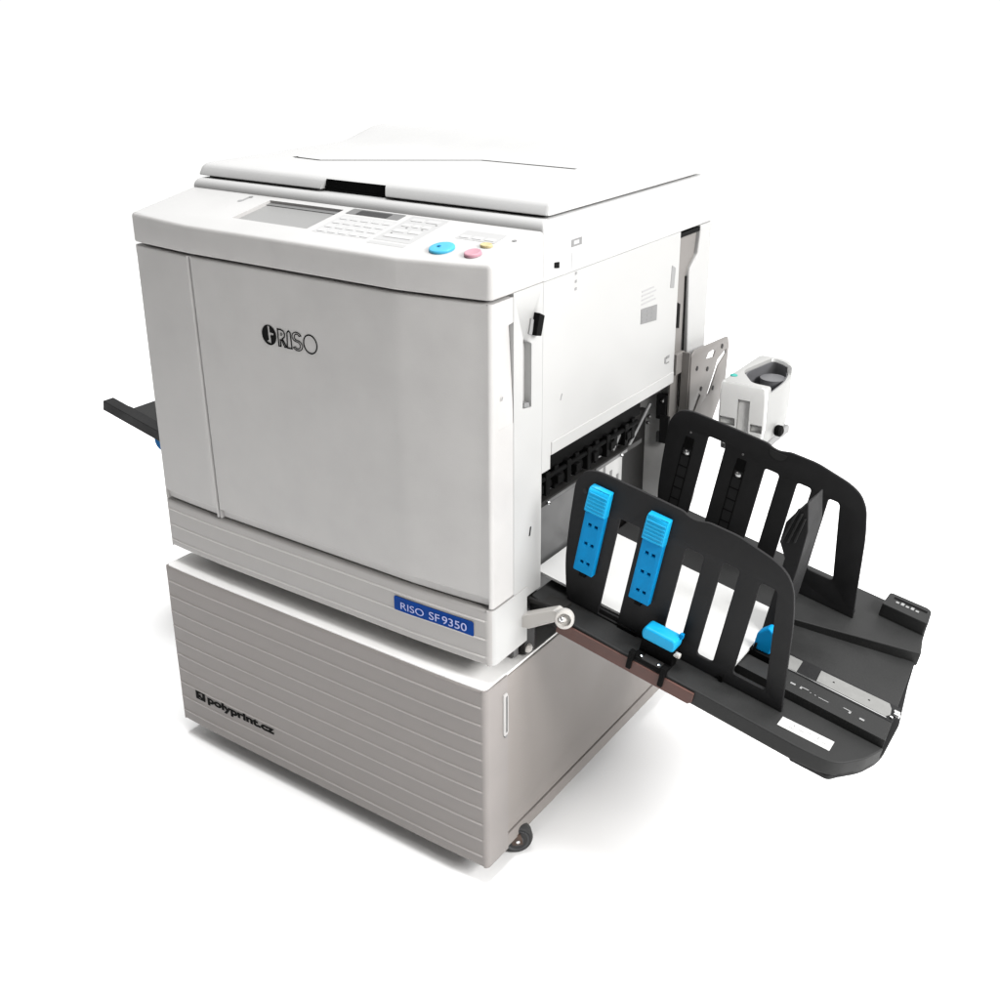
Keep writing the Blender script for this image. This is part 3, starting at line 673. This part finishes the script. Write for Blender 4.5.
# end stop standing across the bed, with its own blue lever
es = prism('end_stop', [(-.004, .000), (.018, .000), (.018, .150), (.016, .205), (.004, .248), (-.018, .205), (-.018, .172), (-.004, .150)], -.055, .004, BLACK, dup, MG(.2700) @ Matrix.Translation((.262, 0, -.010)), bevel=.0015)
for k in range(3):
    prism('stop_rib', [(-.0165 + k*.009, .1720 + k*.004), (-.0135 + k*.009, .1740 + k*.004), (-.0035 + k*.006, .236 - k*.006), (-.0065 + k*.006, .234 - k*.006)], .004, .0075, DECK, es, MG(.2700) @ Matrix.Translation((.262, 0, -.010)), bevel=.0006)
prism('stop_lever', rounded([(.2640, .0180), (.2900, .0180), (.2940, .0520), (.2780, .0620), (.2640, .0450)], .004), 0, .016, BLUE, es, MG(.2450), bevel=.003)
boxes('stop_bracket', [(.258, .296, .000, .018, -.010, .020), (.266, .270, .018, .030, .016, .020)], JET, es, .001, MG(.2450))
for u in (.2660, .2800): link('stop_screw', lathe_me([(.0002, 0), (.0025, 0), (.0025, .002), (.001, .003)], 12, MG(.2450) @ Matrix.Translation((u, .0185, .012)) @ Matrix.Rotation(R(-90), 4, 'X')), CHROME, es)

# paper lying in the tray: its own thing
bm = bmesh.new()
pw = .0165
for k, (u0, u1, y0, y1, h) in enumerate([(-.0700, .2620, .1560, .3440, .0135), (-.0705, .2615, .1552, .3450, .0160)]):
    bm_box(bm, u0, u1, y0, y1, h, h + .0022)
ps = link('paper_sheet', me_from_bm(bm, MT), PAPER, None, smooth=False)
ps['label'] = 'thin pile of blank white paper lying in the black tray between its two guides'; ps['category'] = 'paper'

# hinge arm and round hinge cap between body and tray
ha = prism('hinge_arm', [(.3300, .4180), (.3640, .4240), (.4150, .4540), (.4190, .4650), (.4080, .4710), (.3500, .4420), (.3300, .4400)], -.010, .010, CREAM, dup, Matrix(((1,0,0,0),(0,0,-1,.1020),(0,1,0,0),(0,0,0,1))), bevel=.0022)
bm = bmesh.new()
hc = link('hinge_cap', lathe_me([(.0002, -.010), (.0110, -.010), (.0142, -.007), (.0146, .005), (.0132, .0085), (.0100, .0095), (.0092, .0040), (.0040, .0036), (.0030, .0080), (.0002, .0085)], 36, axis_frame((.4290, .0890, .4655), (.45, -.85, .25))), CREAM, dup)
link('hinge_bolt', lathe_me([(.0002, .0080), (.0040, .0085), (.0042, .0130), (.0020, .0145)], 6, axis_frame((.4250, .0890, .4670), (.45, -.85, .25))), CHROME, hc)
boxes('hinge_bracket', [(.3360, .4100, .1120, .1400, .4560, .4640)], DKSTEEL, dup, .002)
boxes('foot_bracket', [(.3300, .3480, .1080, .1360, .3630, .4010)], DKSTEEL, dup, .002)
link('foot_bolt', lathe_me([(.0002, 0), (.0075, 0), (.0075, .006), (.0045, .0100), (.001, .0110)], 20, axis_frame((.3440, .1180, .3720), (.8, -.5, .3))), CREAM, dup)

# ------------------------------------------------------------------ rear steel bracket and tape dispenser
br = [(.6000, .560), (.7000, .560), (.7560, .6240), (.7620, .7020), (.7560, .7200), (.7480, .7215), (.6120, .7300), (.6000, .7220)]
bh = [[(.6620, .7000), (.6950, .6960), (.7020, .7060), (.6900, .7110), (.6720, .7100)],
      rounded([(.6740, .6260), (.6850, .6280), (.7200, .6740), (.7500, .6890), (.7500, .6980), (.7130, .6860), (.7040, .6700)], .001),
      rounded([(.6080, .6020), (.6180, .6020), (.6480, .6360), (.6400, .6420)], .001)]
bk = link('steel_bracket', curve_plate_me([rounded(br, .004)] + bh, .0030, .0005, Matrix(((0,0,1,.3700),(1,0,0,0),(0,1,0,0),(0,0,0,1)))), PLATE, dup)
for y, z in ((.6480, .6480), (.7000, .6350), (.6250, .6930), (.7300, .7080), (.6700, .6800)):
    link('bracket_hole', lathe_me([(.0002, 0), (.0045, 0), (.0045, .0008), (.0025, .0012)], 14, axis_frame((.3716, y, z), (1, 0, 0))), DKSTEEL, bk)
boxes('bracket_flange', [(.3530, .3690, .5980, .6010, .560, .728), (.3420, .3690, .6000, .6900, .560, .566)], PLATE, bk, .001)
box('bracket_arm', .3700, .4600, .6150, .6300, .585, .6000, PLATE, bk, .002)
def dispenser():
    # outline in plan at successive heights; front face at y = .55
    def ring(z, grow, fwd=0.0):
        P = rounded([(.4490 - grow, .5500 - fwd), (.5345 + grow, .5500 - fwd), (.5320 + grow, .6400), (.5230 + grow*.6, .6950), (.5000, .7260 + grow), (.4470 - grow, .7210)], [.006, .007, .03, .03, .02, .006], 6)
        return [(x, y, z) for x, y in P]
    bm = bmesh.new()
    bm_loft(bm, [ring(.5950, -.010), ring(.6050, -.004), ring(.6300, -.001), ring(.6350, .0005), ring(.6900, 0), ring(.7035, -.0008), ring(.7062, -.0030), ring(.7072, -.0065)])
    d = link('tape_dispenser', me_from_bm(bm), DISP, dup)
    loc = Matrix.Identity(4)
    cup = rounded([(.4600, .6180), (.5000, .5650), (.5300, .5640), (.5280, .6420), (.5150, .6990), (.4760, .7170)], [.02, .012, .003, .02, .02, .012], 6)
    cut(d, prism_me(cup, .655, .75, loc))
    side_open = [(.5200, .5660), (.5500, .5660), (.5500, .6700), (.5100, .6950)]
    cut(d, prism_me(side_open, .6920, .75, loc))
    cut(d, prism_me([(.4835, .6150), (.5050, .6150), (.5050, .6795), (.4835, .6795)], -.556, -.50, loc @ Matrix(((1,0,0,0),(0,0,-1,0),(0,1,0,0),(0,0,0,1)))))
    cut(d, prism_me([(.4520, .6300), (.4805, .6300), (.4805, .6440), (.4520, .6440)], -.558, -.50, loc @ Matrix(((1,0,0,0),(0,0,-1,0),(0,1,0,0),(0,0,0,1)))))
    cut(d, prism_me([(.5080, .6260), (.5290, .6260), (.5290, .6400), (.5080, .6400)], -.558, -.50, loc @ Matrix(((1,0,0,0),(0,0,-1,0),(0,1,0,0),(0,0,0,1)))))
    inn = rounded([(.4615, .6190), (.5005, .5665), (.5292, .5655), (.5272, .6420), (.5140, .6980), (.4770, .7160)], [.02, .012, .003, .02, .02, .012], 6)
    liner = curve_plate_me([inn, [((x - .503)*.93 + .503, (y - .645)*.955 + .645) for x, y in inn]], .046); liner.transform(Matrix.Translation((0, 0, .6790)))
    lo = link('dispenser_cup', liner, CUP, d)
    cut(lo, prism_me(side_open, .6915, .75, loc))
    prism('cup_floor', inn, .6556, .6566, CUP, d, bevel=0)
    link('cup_drum', lathe_me([(.0002, .6566), (.022, .6566), (.022, .690), (.0002, .690)], 32, Matrix.Translation((.500, .660, 0))), CUP, d)
    d.data.materials.clear(); d.data.materials.append(DISPB); d.data.materials.append(DISP)
    for f in d.data.polygons: f.material_index = 1 if f.normal.y < -.5 else 0  # lit front and shaded sides are copies of one plastic
    link('feed_button', lathe_me([(.0002, 0), (.0065, 0), (.0065, .0010), (.0045, .0022), (.0002, .0024)], 24, Matrix.Translation((.4585, .5845, .7072))), GREEN, d)
    link('side_knob', lathe_me([(.0002, 0), (.0090, 0), (.0100, .003), (.0100, .009), (.0060, .012), (.0002, .012)], 24, axis_frame((.5340, .6050, .6170), (1, -.1, 0))), JET, d)
    box('dispenser_base', .4520, .5250, .5600, .7000, .5800, .5955, PALEINK, d, .004)
dispenser()

# ------------------------------------------------------------------ feed tray on the left, tilted the same way
FO = Vector((-.767, 0, .531)); MLf = MT.copy(); MLf.translation = FO
ft = box('feed_tray', .0560, .4700, .2150, .5400, -.0200, -.0040, DECK, dup, .002, MLf)
ml = prism('tray_rail', rounded([(.0, .2000), (.4600, .2000), (.4600, .2280), (.0560, .2280), (.0500, .2260), (.0, .2260)], .002), -.0220, 0, BLACK, ft, MLf, bevel=.002)
link('feed_knob', lathe_me([(.0002, -.006), (.0200, -.006), (.0235, -.003), (.0235, .003), (.0200, .006), (.0002, .006)], 28, axis_frame((-.5980, .2100, .4780), (0, -1, .1))), BLUEDK, ft)

# ------------------------------------------------------------------ camera
cam = bpy.data.cameras.new('camera'); co = bpy.data.objects.new('camera', cam); COL.objects.link(co)
ax, ay, az = .37116423, .60348112, -.00401690
d = Vector((-math.sin(ay)*math.cos(ax), math.cos(ay)*math.cos(ax), -math.sin(ax)))
r0 = Vector((math.cos(ay), math.sin(ay), 0)); u0 = r0.cross(d)
rr = r0*math.cos(az) + u0*math.sin(az); uu = -r0*math.sin(az) + u0*math.cos(az)
M = Matrix((rr, uu, -d)).transposed().to_4x4(); M.translation = (1.16102536, -1.12758776, 1.31238256)
co.matrix_world = M
cam.sensor_fit = 'HORIZONTAL'; cam.sensor_width = 36; cam.lens = 36 * 1115.66232 / 1000
cam.shift_x = -(503.709 - 500) / 1000; cam.shift_y = (430.2453 - 500) / 1000
cam.clip_start = .05; cam.clip_end = 200
scene.camera = co

# ------------------------------------------------------------------ light
w = bpy.data.worlds.new('World'); scene.world = w; w.use_nodes = True
nt = w.node_tree; bg = nt.nodes['Background']
tc = nt.nodes.new('ShaderNodeTexCoord')
def dot(vec):
    v = Vector(vec).normalized(); n = nt.nodes.new('ShaderNodeVectorMath'); n.operation = 'DOT_PRODUCT'
    n.inputs[1].default_value = v; nt.links.new(tc.outputs['Generated'], n.inputs[0]); return n.outputs['Value']
def ramp(val, a, b, lo, hi):
    n = nt.nodes.new('ShaderNodeMapRange'); n.interpolation_type = 'SMOOTHSTEP'
    for k, v in (('From Min', a), ('From Max', b), ('To Min', lo), ('To Max', hi)): n.inputs[k].default_value = v
    nt.links.new(val, n.inputs['Value']); return n.outputs['Result']
def add(a, b):
    n = nt.nodes.new('ShaderNodeMath'); n.operation = 'ADD'; nt.links.new(a, n.inputs[0]); nt.links.new(b, n.inputs[1]); return n.outputs[0]
# made-up surround: dim in front, white towards the back, fill from upper right
s = add(ramp(dot((-.45, .85, -.05)), -.10, .40, .06, 1.05), ramp(dot((.6, .2, .75)), .10, .9, 0.0, .62))
nt.links.new(s, bg.inputs['Strength']); bg.inputs['Color'].default_value = (1, .995, .985, 1)
def lamp(name, loc, target, size, power, col=(1, 1, 1), sy=None):
    l = bpy.data.lights.new(name, 'AREA'); l.energy = power; l.color = col; l.shape = 'RECTANGLE'; l.size = size; l.size_y = sy or size
    o = bpy.data.objects.new(name, l); COL.objects.link(o); o.location = loc
    o.rotation_euler = (Vector(target) - Vector(loc)).to_track_quat('-Z', 'Y').to_euler(); return o
def far_lamp(name, az, el, dist, size, irr, col=(1, 1, 1)):
    """softbox far enough away to light the whole sweep evenly; irr = irradiance / pi on a facing surface"""
    dd = Vector((math.cos(R(el))*math.cos(R(az)), math.cos(R(el))*math.sin(R(az)), math.sin(R(el))))
    t = Vector((.2, .3, .4))
    return lamp(name, t + dd*dist, t, size, irr * math.pi * math.pi * dist**2, col)
far_lamp('softbox_right', 7, 33, 10, 3.6, 1.22)
far_lamp('softbox_top', -90, 89, 12, 4.0, 1.14)
lamp('fill_front', (2.6, -.50, 1.85), (.1, 0, .95), .6, 46, (1, .985, .96))  # added fill lamp, brightens the upper front faces

scene.view_settings.view_transform = 'Standard'; scene.view_settings.look = 'None'
scene.view_settings.exposure = 0; scene.view_settings.gamma = 1
scene.cycles.use_denoising = True
scene.cycles.max_bounces = 8
for o in scene.objects:
    if '_w' in o.keys(): del o['_w']
